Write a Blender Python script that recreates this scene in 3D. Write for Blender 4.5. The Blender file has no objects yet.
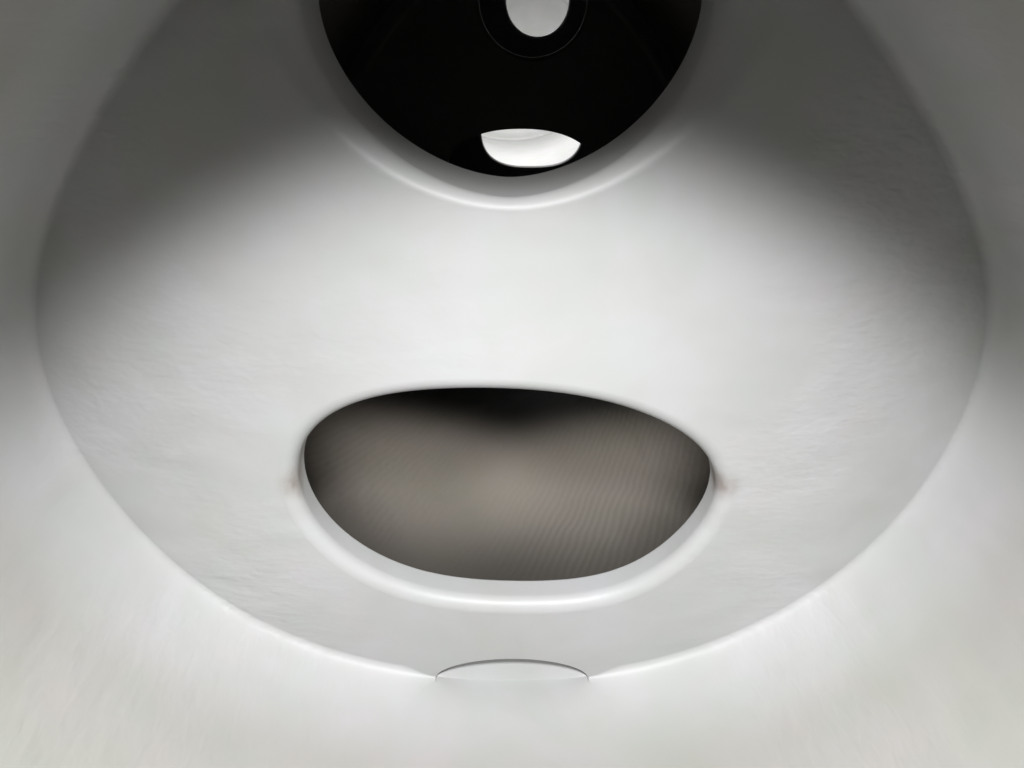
import bpy, math, random
import numpy as np
from mathutils import Vector
from mathutils.geometry import delaunay_2d_cdt

S = bpy.context.scene
COL = S.collection
# ------------------------------------------------------------------ camera
PITCH = 27.4
cam_d = bpy.data.cameras.new('camera')
cam = bpy.data.objects.new('camera', cam_d); COL.objects.link(cam)
cam.location = (0, 0, 0)
cam.rotation_euler = (math.radians(90 - PITCH), 0, 0)
cam_d.sensor_width = 36.0
cam_d.lens = 740 * 36.0 / 1024
cam_d.clip_start = 0.01
cam_d.clip_end = 100
S.camera = cam
# ------------------------------------------------------------------ world, lamps, exposure
w = bpy.data.worlds.new('World'); S.world = w; w.use_nodes = True
w.node_tree.nodes['Background'].inputs[0].default_value = (0.6, 0.7, 0.8, 1)
w.node_tree.nodes['Background'].inputs[1].default_value = 0.02
S.view_settings.view_transform = 'Standard'
S.view_settings.look = 'None'
S.view_settings.gamma = 1
S.view_settings.exposure = 0.0
S.cycles.max_bounces = 12
S.cycles.diffuse_bounces = 8
S.cycles.use_denoising = True
S.cycles.sample_clamp_indirect = 6

def area(name, loc, size, power, col, rot=(0, 0, 0), spread=180):
    d = bpy.data.lights.new(name, 'AREA'); d.shape = 'DISK'; d.size = size
    d.energy = power; d.color = col; d.spread = math.radians(spread)
    o = bpy.data.objects.new(name, d); COL.objects.link(o)
    o.location = loc; o.rotation_euler = rot
    return o

# cross-section of the tank (x, z):
CZ, AW, BB, BT = -0.48, 0.770, 0.722, 0.76
NB, NT = 2.2, 1.46
TOP = CZ + BT
MAN_Y, MAN_R, NECK = -0.04, 0.24, 0.30      # open manhole the camera looks in from
area('manhole_daylight', (0, MAN_Y, TOP + NECK - 0.005), 2 * MAN_R * 0.99, 0.1, (1.0, 0.995, 0.98))
def spot(name, loc, target, power, col, cone, blend, radius):
    d = bpy.data.lights.new(name, 'SPOT'); d.energy = power; d.color = col
    d.spot_size = math.radians(cone); d.spot_blend = blend; d.shadow_soft_size = radius
    o = bpy.data.objects.new(name, d); COL.objects.link(o); o.location = loc
    o.rotation_euler = (Vector(target) - Vector(loc)).to_track_quat('-Z', 'Y').to_euler()
    return o
spot('added_main_spot', (0.0, -0.05, 0.42), (0.0, 0.59, -0.92), 149, (0.99, 0.996, 1.0), 83.8, 0.40, 0.10)  # added spot standing in for the manhole daylight's beam; no lamp there
for sx in (-1, 1):
    spot('added_middle_spot', (0.215 * sx, 1.72, 0.0), (0.215 * sx, 1.71, -1.2), 84, (1.0, 0.975, 0.93), 37, 1.0, 0.10)  # added spots shaping the light pool on the floor; no source there
MAN2_Y = 6.3
area('far_manhole_daylight', (0, MAN2_Y, TOP + 0.1), 0.5, 35, (1.0, 0.995, 0.99))

# ------------------------------------------------------------------ helpers
def outline(n=720):
    t = np.linspace(0, 2 * math.pi, n, endpoint=False)
    c, s = np.cos(t), np.sin(t)
    ex = np.where(s < 0, 2 / NB, 2 / NT); b = np.where(s < 0, BB, BT)
    # polar form keeps the points evenly spread
    nn = np.where(s < 0, NB, NT)
    r = (np.abs(c / AW) ** nn + np.abs(s / b) ** nn) ** (-1 / nn)
    P = np.c_[r * c, CZ + r * s]
    return P
def resample(P, n):
    Q = np.vstack([P, P[:1]]); d = np.r_[0, np.cumsum(np.hypot(*np.diff(Q, axis=0).T))]
    u = np.linspace(0, d[-1], n, endpoint=False)
    return np.c_[np.interp(u, d, Q[:, 0]), np.interp(u, d, Q[:, 1])], d[-1]
def normals_of(P):   # outward for a counter-clockwise loop
    T = np.roll(P, -1, 0) - np.roll(P, 1, 0)
    N = np.c_[T[:, 1], -T[:, 0]]
    return N / np.linalg.norm(N, axis=1)[:, None]
def smooth(P, keep):
    z = np.fft.fft(P[:, 0] + 1j * P[:, 1]); k = np.abs(np.fft.fftfreq(len(z), 1 / len(z)))
    z *= np.exp(-(k / keep) ** 4); z = np.fft.ifft(z)
    return np.c_[z.real, z.imag]
SHELL = resample(smooth(resample(outline(2880), 720)[0], 9), 720)[0]

def dist_to_loop(Q, L):
    """unsigned distance of points Q to the closed polyline L"""
    out = np.empty(len(Q))
    A = L; B = np.roll(L, -1, 0); D = B - A; DD = (D ** 2).sum(1)
    for i in range(0, len(Q), 2000):
        q = Q[i:i + 2000][:, None, :]
        t = np.clip(((q - A) * D).sum(2) / DD, 0, 1)
        e = q - (A + t[..., None] * D)
        out[i:i + 2000] = np.sqrt((e ** 2).sum(2).min(1))
    return out
def inside(Q, L):
    x, y = Q[:, 0], Q[:, 1]; r = np.zeros(len(Q), bool)
    for (x1, y1), (x2, y2) in zip(L, np.roll(L, -1, 0)):
        c = (y1 > y) != (y2 > y)
        if not c.any(): continue
        xi = (x2 - x1) * (y - y1) / (y2 - y1 + 1e-18) + x1
        r ^= c & (x < xi)
    return r
def superellipse(cx, cz, a, bt, bb, n, cnt=200):
    t = np.linspace(0, 2 * math.pi, 1600, endpoint=False)
    c, s = np.cos(t), np.sin(t); b = np.where(s > 0, bt, bb)
    r = (np.abs(c / a) ** n + np.abs(s / b) ** n) ** (-1 / n)
    return resample(np.c_[cx + r * c, cz + r * s], cnt)[0]

def make_obj(name, V, F, mat, parent=None, N=None, flat=False):
    me = bpy.data.meshes.new(name)
    me.from_pydata([tuple(map(float, v)) for v in V], [], [tuple(int(i) for i in f) for f in F])
    me.validate(); me.update()
    if not flat:
        me.polygons.foreach_set('use_smooth', [True] * len(me.polygons))
        if N is not None and len(N) == len(me.vertices):
            me.normals_split_custom_set_from_vertices([tuple(map(float, n)) for n in N])
    me.materials.append(mat)
    o = bpy.data.objects.new(name, me); COL.objects.link(o)
    if parent: o.parent = parent
    return o
def cdt(loop_list, pts):
    """loop_list[0] is the outer loop; the others are holes"""
    co, ed = [], []
    for L in loop_list:
        k = len(co); n = len(L)
        co += [Vector((float(a), float(b))) for a, b in L]
        ed += [(k + i, k + (i + 1) % n) for i in range(n)]
    co += [Vector((float(a), float(b))) for a, b in pts]
    v, e, f, *_ = delaunay_2d_cdt(co, ed, [], 0, 1e-6)
    v = np.array([(a[0], a[1]) for a in v]); f = [tuple(x) for x in f]
    c = v[np.array(f)].mean(1)
    keep = inside(c, loop_list[0])
    for L in loop_list[1:]: keep &= ~inside(c, L)
    f = [q for q, k in zip(f, keep) if k]
    return v, f

# ------------------------------------------------------------------ materials
def plastic(name, col, rough=0.46, bump=0.5, tint=0.9, axis='plate', spec=0.5, shell_tint=False, weave=0.0):
    m = bpy.data.materials.new(name); m.use_nodes = True
    nt = m.node_tree; N = nt.nodes; L = nt.links
    b = N['Principled BSDF']
    b.inputs['Roughness'].default_value = rough
    b.inputs['Specular IOR Level'].default_value = spec
    geo = N.new('ShaderNodeNewGeometry')
    def noise(scale, vec=(1, 1, 1), detail=3, dist=0.0, tilt=0.0):
        mp = N.new('ShaderNodeMapping'); mp.inputs['Scale'].default_value = vec
        mp.inputs['Rotation'].default_value = (0, tilt, 0)
        L.new(geo.outputs['Position'], mp.inputs['Vector'])
        n = N.new('ShaderNodeTexNoise'); n.inputs['Scale'].default_value = scale
        n.inputs['Detail'].default_value = detail; n.inputs['Distortion'].default_value = dist
        L.new(mp.outputs[0], n.inputs['Vector']); return n
    def math_(op, a, c):
        k = N.new('ShaderNodeMath'); k.operation = op
        for i, q in enumerate((a, c)):
            if hasattr(q, 'links'): L.new(q, k.inputs[i])
            else: k.inputs[i].default_value = q
        return k.outputs[0]
    # faint cream / grey-green mottling of the moulded plastic
    n1 = noise(5.0, (1, 1, 1), 4, 0.4)
    r1 = N.new('ShaderNodeValToRGB')
    e = r1.color_ramp.elements
    e[0].position = 0.3; e[1].position = 0.7
    k = 0.035 * tint * 2
    e[0].color = (col[0] * (1 - k * .9), col[1] * (1 - k * .6), col[2] * (1 - k * 1.2), 1)
    e[1].color = (min(1, col[0] * (1 + k * .8)), col[1] * (1 + k * .5), col[2] * (1 + k * .9), 1)
    L.new(n1.outputs['Fac'], r1.inputs['Fac'])
    n2 = noise(9.0, (1, 1, 1), 2, 0.0)
    r2 = N.new('ShaderNodeValToRGB'); e = r2.color_ramp.elements
    e[0].position = 0.35; e[1].position = 0.68
    e[0].color = (1.0, 0.985, 0.985, 1); e[1].color = (0.985, 1.0, 0.992, 1)
    L.new(n2.outputs['Fac'], r2.inputs['Fac'])
    mx = N.new('ShaderNodeMix'); mx.data_type = 'RGBA'; mx.blend_type = 'MULTIPLY'
    mx.inputs[0].default_value = 1.0
    L.new(r1.outputs[0], mx.inputs[6]); L.new(r2.outputs[0], mx.inputs[7])
    # sparse dark specks and a rusty smear at either end of the oval opening
    if shell_tint:          # the lining of the wall and floor is creamier than the plate's
        py_ = N.new('ShaderNodeSeparateXYZ'); L.new(geo.outputs['Position'], py_.inputs[0])
        wm = N.new('ShaderNodeMapRange'); wm.interpolation_type = 'SMOOTHSTEP'
        wm.inputs[1].default_value = 0.80; wm.inputs[2].default_value = 0.98
        L.new(py_.outputs[1], wm.inputs[0])
        tm = N.new('ShaderNodeMix'); tm.data_type = 'RGBA'; L.new(wm.outputs[0], tm.inputs[0])
        tm.inputs[6].default_value = (0.82, 0.80, 0.765, 1); tm.inputs[7].default_value = (1.0, 1.0, 1.0, 1)
        m2 = N.new('ShaderNodeMix'); m2.data_type = 'RGBA'; m2.blend_type = 'MULTIPLY'; m2.inputs[0].default_value = 1
        L.new(mx.outputs[2], m2.inputs[6]); L.new(tm.outputs[2], m2.inputs[7]); mx = m2
    vo = N.new('ShaderNodeTexVoronoi'); vo.inputs['Scale'].default_value = 9
    L.new(geo.outputs['Position'], vo.inputs['Vector'])
    sx_ = N.new('ShaderNodeSeparateXYZ'); L.new(vo.outputs['Color'], sx_.inputs[0])
    speck = math_('MULTIPLY', math_('LESS_THAN', vo.outputs['Distance'], 0.016), math_('GREATER_THAN', sx_.outputs[0], 0.8))
    ns = noise(60, (1, 1, .5), 3)
    stain = None
    for px in (-0.352, 0.345):
        vm = N.new('ShaderNodeVectorMath'); vm.operation = 'DISTANCE'
        L.new(geo.outputs['Position'], vm.inputs[0]); vm.inputs[1].default_value = (px, 1.015, -0.705)
        mr = N.new('ShaderNodeMapRange'); mr.interpolation_type = 'SMOOTHSTEP'
        mr.inputs[1].default_value = 0.045; mr.inputs[2].default_value = 0.005
        L.new(vm.outputs['Value'], mr.inputs[0])
        q = math_('MULTIPLY', mr.outputs[0], ns.outputs['Fac'])
        stain = q if stain is None else math_('ADD', stain, q)
    def mixc(fac, prev, c):
        k = N.new('ShaderNodeMix'); k.data_type = 'RGBA'; L.new(fac, k.inputs[0]); L.new(prev, k.inputs[6])
        k.inputs[7].default_value = c; return k.outputs[2]
    out_ = mixc(math_('MULTIPLY', stain, 1.0), mx.outputs[2], (0.20, 0.13, 0.085, 1))
    out_ = mixc(math_('MULTIPLY', speck, 0.75), out_, (0.05, 0.05, 0.045, 1))
    L.new(out_, b.inputs['Base Color'])
    # ripples left by the moulding: slanting dimples on the plates, long streaks on the wall
    nrm_ = N.new('ShaderNodeNewGeometry')
    sp_ = N.new('ShaderNodeSeparateXYZ'); L.new(nrm_.outputs['Normal'], sp_.inputs[0])
    ab = math_('ABSOLUTE', sp_.outputs[1], 0.0)
    pm = N.new('ShaderNodeMapRange'); pm.interpolation_type = 'SMOOTHSTEP'
    pm.inputs[1].default_value = 0.25; pm.inputs[2].default_value = 0.8
    L.new(ab, pm.inputs[0])
    def blend(p, q):
        k = N.new('ShaderNodeMix'); L.new(pm.outputs[0], k.inputs[0]); L.new(q, k.inputs[2]); L.new(p, k.inputs[3])
        return k.outputs[0]
    a1 = noise(56, (0.75, 1, 1.45), 1.0, 0.2, 0.5); c1 = noise(7, (0.9, 1, 1.5), 1.0, 0.3, 0.3)
    a2 = noise(34, (1.7, 0.6, 1.7), 1.5, 0.3); c2 = noise(6, (1.7, 0.7, 1.7), 1.2, 0.3)
    a = blend(a1.outputs['Fac'], a2.outputs['Fac']); c = blend(c1.outputs['Fac'], c2.outputs['Fac'])
    g = noise(2.6, (1, 1, 1), 2)
    mask = N.new('ShaderNodeMapRange'); mask.inputs[1].default_value = 0.42; mask.inputs[2].default_value = 0.62
    mask.inputs[3].default_value = 0.12
    sx0 = N.new('ShaderNodeSeparateXYZ'); L.new(geo.outputs['Position'], sx0.inputs[0])
    side_ = N.new('ShaderNodeMapRange'); side_.inputs[1].default_value = 0.2; side_.inputs[2].default_value = 0.5
    side_.inputs[3].default_value = 0.3
    L.new(math_('ABSOLUTE', sx0.outputs[0], 0.0), side_.inputs[0])
    L.new(g.outputs['Fac'], mask.inputs[0])
    h = math_('ADD', math_('MULTIPLY', math_('MULTIPLY', math_('MULTIPLY', a, mask.outputs[0]), side_.outputs[0]), 0.0024 * bump),
              math_('MULTIPLY', math_('MULTIPLY', c, side_.outputs[0]), 0.010 * bump))
    if weave:
        mp = N.new('ShaderNodeMapping'); mp.inputs['Rotation'].default_value = (0, 0, 0.35)
        L.new(geo.outputs['Position'], mp.inputs['Vector'])
        wv = N.new('ShaderNodeTexWave'); wv.inputs['Scale'].default_value = 17
        wv.inputs['Distortion'].default_value = 4.5; wv.inputs['Detail'].default_value = 1.5
        wv.inputs['Detail Scale'].default_value = 0.5
        L.new(mp.outputs[0], wv.inputs['Vector'])
        h = math_('ADD', h, math_('MULTIPLY', wv.outputs['Fac'], weave))
    bp = N.new('ShaderNodeBump'); bp.inputs['Strength'].default_value = 1.0
    bp.inputs['Distance'].default_value = 1.0
    L.new(h, bp.inputs['Height']); L.new(bp.outputs[0], b.inputs['Normal'])
    return m

WHITE_PLATE = plastic('white_lining_plate', (0.595, 0.597, 0.598), shell_tint=True, bump=0.7, axis='plate')
WHITE_WALL = WHITE_PLATE
BEIGE_WALL = plastic('beige_lining_wall', (0.116, 0.106, 0.095), bump=1.0, weave=0.0005, axis='wall')  # beige hue, darkened to keep stray light low in the closed chamber
SHADE_WALL = plastic('shade_dark_wall', (0.06, 0.06, 0.06), bump=0.4, axis='wall')  # shade put into the colour: lining darkened to cut bounce light
SHADE_PLATE = plastic('shade_dark_plate', (0.2, 0.2, 0.2), bump=0.4, axis='plate')  # plate colour darkened to hold the shade of the closed chambers

# ------------------------------------------------------------------ tank wall
def wall(name, y0, y1, mat, man_y=None, step=0.02, label=None, cap0=False, cap1=False, xmat=None):
    n = 400
    P, per = resample(SHELL, n)
    Pn = normals_of(P)
    # unrolled: u = arc length starting at the floor so that the manhole lies inside
    k0 = int(np.argmin(P[:, 1] + 1e-6 * np.abs(P[:, 0])))
    P = np.roll(P, -k0, 0); Pn = np.roll(Pn, -k0, 0)
    V, F, N = [], [], []
    ny = max(2, int((y1 - y0) / step))
    ys = np.linspace(y0, y1, ny + 1)
    hole = (lambda x, y, z: man_y is not None and z > CZ and math.hypot(x, y - man_y) < MAN_R)
    for y in ys:
        for p, q in zip(P, Pn):
            V.append((p[0], y, p[1])); N.append((-q[0], 0, -q[1]))
    for j in range(ny):
        for i in range(n):
            a = j * n + i; b = j * n + (i + 1) % n
            f = (a, b, b + n, a + n)
            F.append(f)
    me = bpy.data.meshes.new(name)
    # steel jacket behind the lining: the same loft 25 mm further out
    T = 0.025; off = len(V)
    for y in ys:
        for p, q in zip(P, Pn):
            V.append((p[0] + T * q[0], y, p[1] + T * q[1])); N.append((q[0], 0, q[1]))
    F += [tuple(off + k for k in reversed(f)) for f in F[:]]
    for j, rev in ((0, 0), (ny, 1)):
        for i in range(n):
            a = j * n + i; b = j * n + (i + 1) % n
            f = (a, off + a, off + b, b)
            F.append(f[::-1] if rev else f)
    if man_y is not None:
        V = np.array(V); keep = []
        # push the vertices next to the manhole edge exactly onto it
        top = V[:, 2] > 0.0
        d = np.hypot(V[:, 0], V[:, 1] - man_y)
        near = top & (np.abs(d - MAN_R) < 0.010)
        ins = top & (d < MAN_R) & ~near
        F = [f for f in F if not any(ins[k] for k in f)]
    o = make_obj(name, V, F, mat, None, N)
    o['kind'] = 'structure'
    if label: o['label'] = label
    return o

def end_head(name, y, bulge, mat, sgn):
    """closed dished tank end; sgn=+1 bulges towards +y"""
    V, F = [], []
    P = resample(SHELL, 200)[0]; c = np.array([0, CZ + 0.02]); m = 24
    V.append((c[0], y + sgn * bulge, c[1]))
    for k in range(1, m + 1):
        s = k / m
        for p in P:
            q = c + (p - c) * s
            V.append((q[0], y + sgn * bulge * (math.sqrt(max(0, 1 - s * s * .999)) ** 0.8), q[1]))
    n = len(P)
    F += [(0, 1 + (i + 1) % n, 1 + i) for i in range(n)]
    for k in range(m - 1):
        for i in range(n):
            a = 1 + k * n + i; b = 1 + k * n + (i + 1) % n
            F.append((a, b, b + n, a + n))
    o = make_obj(name, V, F, mat)
    md = o.modifiers.new('thickness', 'SOLIDIFY'); md.thickness = 0.02; md.offset = sgn
    o['kind'] = 'structure'
    return o

def neck(name, y, h, mat, label):
    V, F = [], []; n = 96
    prof = []
    for (r, z) in ((MAN_R, -0.16), (MAN_R, h), (MAN_R + 0.03, h), (MAN_R + 0.03, -0.16)):
        prof.append((r, z))
    for (r, z) in prof:
        for i in range(n):
            t = 2 * math.pi * i / n
            x = r * math.cos(t); yy = r * math.sin(t)
            if z < 0:       # foot follows the curved roof of the tank
                zz = roof(abs(x)) + 0.002
            else: zz = TOP + z
            V.append((x, y + yy, zz))
    for k in range(4):
        for i in range(n):
            a = k * n + i; b = k * n + (i + 1) % n; c = ((k + 1) % 4) * n
            F.append((a, b, c + (i + 1) % n, c + i))
    o = make_obj(name, V, F, mat, flat=True)
    o['label'] = label; o['category'] = 'manhole'
    return o
def roof(x):
    q = SHELL[SHELL[:, 1] > CZ]; q = q[np.argsort(q[:, 0])]
    return float(np.interp(x, q[:, 0], q[:, 1]))
def floor_z(x):
    q = SHELL[SHELL[:, 1] < CZ]; q = q[np.argsort(q[:, 0])]
    return float(np.interp(x, q[:, 0], q[:, 1]))

# ------------------------------------------------------------------ baffle plates
FAX = 3.3          # the lining runs out further along the tank than across it
NOTCH_X, NOTCH_W, NOTCH_TOP = 0.0, 0.150, -1.122
def baffle(name, yc, bulge, F0, holes, mat, label, notch=True, thick=0.007, grid=0.014, yref=1.0, seed=1, group=None):
    """holes: list of dicts {loop, depth, R(function of local angle), r_back, part}"""
    root = bpy.data.objects.new(name, None); COL.objects.link(root)
    root.location = (0, yc, CZ - BB)
    root['label'] = label; root['category'] = 'baffle'
    if group: root['group'] = group
    origin = np.array([0, yc, CZ - BB])
    out = resample(SHELL, 720)[0]
    ncx, nw, nt = NOTCH_X, NOTCH_W, NOTCH_TOP
    # domain: inside of the shell minus the drain arch
    if notch:
        zb = lambda x: floor_z(x)
        xs = out[:, 0] - ncx
        keep = ~((np.abs(xs) < nw) & (out[:, 1] < CZ))
        k = np.where(~keep)[0]
        # roll so that the notch run is contiguous at the end
        st = k[-1] + 1 if (k[-1] - k[0]) == len(k) - 1 else 0
        O = np.roll(out, -st, 0); kp = np.roll(keep, -st)
        O = O[kp]                           # counter-clockwise, from right foot round to left foot
        arch = []
        for i in range(0, 41):
            t = math.pi * (1 - i / 40.0)
            cx_ = math.cos(t); s_ = math.sin(t)
            x = ncx + nw * cx_
            zfoot = zb(ncx + nw)
            arch.append((x, zfoot + (nt - zfoot) * (s_ ** 1.1)))
        arch = np.array(arch)               # from left foot to right foot
        domain = np.vstack([O, arch[1:-1]]) if abs(O[-1, 0] - arch[0, 0]) < 0.02 else np.vstack([O, arch])
    else:
        domain = out; arch = None
    def fil(Q):
        """fillet radius at points"""
        f = np.full(len(Q), F0)
        up = np.clip((Q[:, 1] - (CZ - 0.05)) / 0.45, 0, 1)
        f = f + 0.014 * up * up * (3 - 2 * up)
        if notch:
            d = np.clip((np.abs(Q[:, 0] - ncx) - nw) / 0.07, 0, 1)
            d = np.where(Q[:, 1] < CZ, d, 1)
            f = 0.004 + (f - 0.004) * d * d * (3 - 2 * d)
        return f
    def base(Q):
        r2 = (Q[:, 0] / AW) ** 2 + ((Q[:, 1] - (CZ - 0.05)) / 0.75) ** 2
        g = np.random.RandomState(seed)
        y = bulge * (r2 - 0.35) + 0.022 * np.minimum(r2, 1.1) ** 5
        # slight unevenness of the moulded sheet
        for _ in range(6):
            a, b, p, q = g.uniform(3, 9), g.uniform(3, 9), g.uniform(0, 6), g.uniform(0, 6)
            y = y + 0.0011 * np.sin(a * Q[:, 0] + p) * np.sin(b * Q[:, 1] + q)
        return yc + y
    def surf(Q):
        w_ = dist_to_loop(Q, SHELL); f = fil(Q)
        s = np.clip((f - w_), 0, None)
        s = np.minimum(s, f)
        return base(Q) - FAX * (f - np.sqrt(np.maximum(f * f - s * s, 0)))
    def nrm(Q, fn):
        e = 0.0015
        gx = (fn(Q + [e, 0]) - fn(Q - [e, 0])) / (2 * e); gz = (fn(Q + [0, e]) - fn(Q - [0, e])) / (2 * e)
        n = np.c_[gx, -np.ones(len(Q)), gz]
        return n / np.linalg.norm(n, axis=1)[:, None]
    SN = normals_of(SHELL)
    def nrm_surf(Q):
        nb = nrm(Q, base)
        gx, gz = -nb[:, 0] / nb[:, 1], -nb[:, 2] / nb[:, 1]
        w_ = dist_to_loop(Q, SHELL); f = fil(Q)
        s = np.clip(f - w_, 0, f * 0.9999)
        sl = FAX * s / np.sqrt(f * f - s * s)
        idx = np.concatenate([np.argmin(((Q[i:i + 2000, None, :] - SHELL[None]) ** 2).sum(2), 1) for i in range(0, len(Q), 2000)])
        gx = gx - sl * SN[idx, 0]; gz = gz - sl * SN[idx, 1]
        n = np.c_[gx, -np.ones(len(Q)), gz]
        return n / np.linalg.norm(n, axis=1)[:, None]
    # points
    loops = [domain]; hole_off = []
    for H in holes:
        L = H['loop']; nn = normals_of(L)
        ang = np.arctan2(L[:, 1] - L[:, 1].mean(), L[:, 0] - L[:, 0].mean())
        R = H['R'](ang)
        hole_off.append((L, nn, R)); loops.append(L + nn * R[:, None])
    gx = np.arange(-AW, AW, grid); gz = np.arange(CZ - BB, CZ + BT, grid * 0.866)
    G = np.array([(x + (0.5 * grid if j % 2 else 0), z) for j, z in enumerate(gz) for x in gx])
    G = G[inside(G, domain)]
    ok = dist_to_loop(G, domain) > grid * 0.4
    for L in loops[1:]: ok &= ~inside(G, L) & (dist_to_loop(G, L) > grid * 0.5)
    G = G[ok]
    ring = []
    sn = normals_of(SHELL); sp = SHELL
    f_ = fil(sp)
    for ph in np.linspace(0.06, 1.0, 11):
        wv = f_ * (1 - np.cos(ph * math.pi / 2)) if False else f_ * (1 - math.cos(ph * math.pi / 2))
        q = sp - sn * wv[:, None]
        ring.append(q)
    ring = np.vstack(ring)
    ok = inside(ring, domain) & (dist_to_loop(ring, domain) > 0.0006)
    for L in loops[1:]: ok &= ~inside(ring, L) & (dist_to_loop(ring, L) > 0.004)
    ring = ring[ok]
    # drop grid points in the fillet zone
    G = G[dist_to_loop(G, SHELL) > fil(G) * 1.02]
    v, f = cdt(loops, np.vstack([G, ring]))
    Y = surf(v); Nf = nrm_surf(v)
    wd = dist_to_loop(v, SHELL)
    # rim normals on the shell point to the tank axis
    V = np.c_[v[:, 0], Y, v[:, 1]]
    on = wd < 1e-4
    if on.any():
        idx = np.argmin(((v[on][:, None, :] - SHELL[None]) ** 2).sum(2), 1)
        q = normals_of(SHELL)[idx]
        Nf[on] = np.c_[-q[:, 0], np.zeros(len(q)), -q[:, 1]]
    f = [t if np.cross(V[t[1]] - V[t[0]], V[t[2]] - V[t[0]])[1] < 0 else t[::-1] for t in f]
    nv = len(V)
    Vb = np.c_[v[:, 0], base(v) + thick, v[:, 1]]
    Nb = -nrm(v, base)
    allF = f + [tuple(nv + k for k in t[::-1]) for t in f]
    plate = make_obj('plate', np.vstack([V, Vb]) - origin, allF, mat, root, np.vstack([Nf, Nb]))
    # lips
    for H, (L, nn, R) in zip(holes, hole_off):
        prof = []                                # (distance outwards as a fraction of R or absolute, depth, normal)
        rows = []; rn = []
        for k in range(0, 15):
            ph = k / 14 * math.pi / 2            # 0: on the plate, 90 deg: in the throat
            q = L + nn * (R * (1 - math.sin(ph)))[:, None]
            y = surf(q) + R * H.get('drop', 1.0) * (1 - math.cos(ph))
            n0 = nrm_surf(q)
            t = np.c_[-nn[:, 0], np.zeros(len(nn)), -nn[:, 1]]
            nv_ = n0 * math.cos(ph) + t * math.sin(ph)
            rows.append(np.c_[q[:, 0], y, q[:, 1]]); rn.append(nv_)
        yb = surf(L) + R * H.get('drop', 1.0)
        yend = base(L) + H['depth']
        yend = np.maximum(yend, yb + 0.004)
        rb = H.get('rb', 0.006)
        for k in range(1, 4):
            y = yb + (yend - rb - yb) * k / 3
            rows.append(np.c_[L[:, 0], y, L[:, 1]]); rn.append(t)
        for k in range(1, 6):
            ph = k / 5 * math.pi / 2
            q = L + nn * rb * (1 - math.cos(ph))
            rows.append(np.c_[q[:, 0], yend - rb + rb * math.sin(ph), q[:, 1]])
            rn.append(t * math.cos(ph) + np.array([0, 1, 0]) * math.sin(ph))
        wt = H.get('wall', 0.02)
        q = L + nn * (rb + wt)
        rows.append(np.c_[q[:, 0], yend, q[:, 1]]); rn.append(np.tile([0, 1.0, 0], (len(L), 1)))
        q = L + nn * (rb + wt + 0.001)
        o_ = np.c_[nn[:, 0], np.zeros(len(nn)), nn[:, 1]]
        rows.append(np.c_[q[:, 0], yend - 0.001, q[:, 1]]); rn.append(o_)
        dd = np.clip(1 - (rb + wt + 0.001) / R, 0, 1)
        ylip = surf(q) + R * H.get('drop', 1.0) * (1 - np.sqrt(1 - dd ** 2)) + 0.003
        rows.append(np.c_[q[:, 0], np.minimum(yend - 0.002, np.maximum(base(q) + thick - 0.002, ylip)), q[:, 1]]); rn.append(o_)
        m = len(L); VV = np.vstack(rows); FF = []
        for k in range(len(rows) - 1):
            for i in range(m):
                a = k * m + i; b = k * m + (i + 1) % m
                FF.append((a, a + m, b + m, b)[::-1])
        lip = make_obj(H['part'], VV - origin, FF, H.get('mat', mat), root, np.vstack(rn))
        if 'label' in H: lip['label'] = H['label']
    if notch:
        # inside face of the drain arch
        A = arch; rows = []
        ya = surf(A)
        T2 = np.gradient(A, axis=0); nn = np.c_[T2[:, 1], -T2[:, 0]]
        nn /= np.linalg.norm(nn, axis=1)[:, None]
        rr = 0.006
        rows = [np.c_[A[:, 0], ya, A[:, 1]]]; rn = [np.tile([0, -1.0, 0], (len(A), 1))]
        q = A + nn * 0.0008
        inn = np.c_[nn[:, 0], np.zeros(len(A)), nn[:, 1]]
        rows.append(np.c_[q[:, 0], ya + 0.003, q[:, 1]]); rn.append(inn)
        rows.append(np.c_[q[:, 0], base(A) + thick, q[:, 1]]); rn.append(inn)
        m = len(A); FF = []
        for k in range(2):
            for i in range(m - 1):
                a = k * m + i
                FF.append((a, a + 1, a + 1 + m, a + m))
        make_obj('drain_arch', np.vstack(rows) - origin, FF, mat, root)
        # floor lining swells under the arch; ramp added to catch light there
        rows, FF, m = [], [], 61
        xs_ = np.linspace(A[0, 0] - 0.004, A[-1, 0] + 0.004, m)
        y0_ = ya.mean()
        fl = np.array([floor_z(x) for x in xs_])
        az = np.maximum(np.interp(xs_, A[:, 0], A[:, 1]), fl + 0.002)
        for k in range(25):
            t_ = k / 24
            prof_ = t_ ** 1.3
            rows.append(np.c_[xs_, np.full(m, y0_ + 0.012 + 0.026 * t_), fl - 0.0015 + (az + 0.012 - fl) * prof_ * 1.0])
        FF = [(k * m + i, k * m + i + 1, (k + 1) * m + i + 1, (k + 1) * m + i) for k in range(24) for i in range(m - 1)]
        make_obj('drain_sill', np.vstack(rows) - origin, FF, mat, root)
    return root

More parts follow.
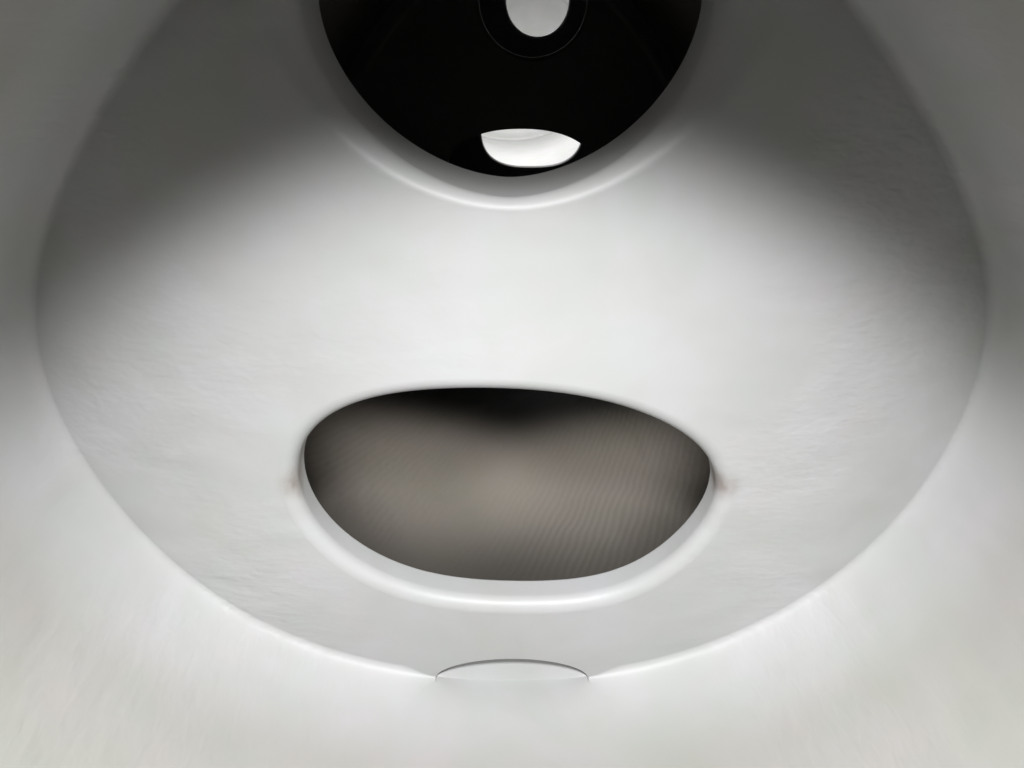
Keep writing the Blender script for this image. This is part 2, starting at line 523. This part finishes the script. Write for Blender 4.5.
def const(r): return lambda a: np.full(len(a), r)
def upper_R(a):
    # the lip widens towards the upper right
    g = np.exp(-((a - 0.15) / 0.45) ** 2)
    side = np.clip((np.sin(a) + 1) / 1.0, 0, 1) ** 0.7
    return 0.016 + 0.030 * side + 0.035 * g
UP = superellipse(-0.002, 0.0, 0.267, 0.19, 0.236, 1.79)
LOW = resample(smooth(resample(np.array([
    (-.356, -.690), (-.348, -.751), (-.320, -.813), (-.256, -.882), (-.151, -.937), (-.022, -.955), (.130, -.953),
    (.236, -.912), (.313, -.815), (.338, -.751), (.344, -.695), (.332, -.662), (.300, -.626), (.259, -.590),
    (.195, -.552), (.072, -.519), (-.020, -.514), (-.093, -.515), (-.169, -.522), (-.262, -.550), (-.312, -.587),
    (-.344, -.632)]) - [0, .0105], 400)[0], 7), 200)[0]
baffle('white_baffle', 1.0, 0.06, 0.031,
       [dict(loop=UP, depth=0.15, R=upper_R, part='manway_lip', rb=0.008),
        dict(loop=LOW, depth=0.066, R=const(0.026), part='oval_opening_lip', rb=0.006, wall=0.01)],
       WHITE_PLATE, 'white moulded plastic baffle plate with lit face, nearest one, holding the large oval opening')
UP2 = superellipse(0.09, 0.0, 0.23, 0.19, 0.22, 2.0, 120)
LOW2 = superellipse(0.04, -0.70, 0.34, 0.185, 0.25, 2.2, 120)
D2, D3 = 3.5, 5.0
baffle('dark_baffle', D2, 0.06, 0.045,
       [dict(loop=UP2, depth=0.05, R=const(0.02), part='manway_lip'),
        dict(loop=LOW2, depth=0.05, R=const(0.015), part='oval_opening_lip', wall=0.01)],
       SHADE_PLATE, 'unlit baffle in shade-darkened colour seen through the upper opening, its round rim a faint line', grid=0.03, seed=2)
UP3 = superellipse(0.155, 0.0, 0.19, 0.17, 0.197, 2.0, 120)
LOW3 = superellipse(0.13, -0.72, 0.33, 0.21, 0.26, 2.8, 120)
baffle('farthest_baffle', D3, 0.06, 0.045,
       [dict(loop=UP3, depth=0.05, R=const(0.02), part='manway_lip'),
        dict(loop=LOW3, depth=0.05, R=const(0.015), part='oval_opening_lip', wall=0.01)],
       SHADE_PLATE, 'farthest baffle, colour darkened for shade, daylight shining through its two openings', grid=0.03, seed=3)

wall('rear_tank_wall', -1.3, 0.42, SHADE_WALL, MAN_Y)  # same lining as ahead, coloured dark to lower the ambient light
wall('tank_wall', 0.42, 1.16, WHITE_WALL, None, label='white plastic lined wall and floor of the first tank chamber')
wall('middle_tank_wall', 1.16, D2 + 0.04, BEIGE_WALL, None, label='beige lined wall and floor, tone darkened for shade, seen through the oval opening')
wall('dark_tank_wall', D2 + 0.04, D3 + 0.04, SHADE_WALL, None, step=0.05)
wall('far_tank_wall', D3 + 0.04, 7.4, WHITE_WALL, MAN2_Y, step=0.03, label='brightly lit white wall of the farthest chamber')
end_head('rear_tank_end', -1.3, 0.22, SHADE_WALL, -1)
end_head('far_tank_end', 7.4, 0.22, WHITE_WALL, 1)
neck('manhole_neck', MAN_Y, NECK, SHADE_WALL, 'round manhole neck darkened to cut bounce light in the tank roof above the camera')
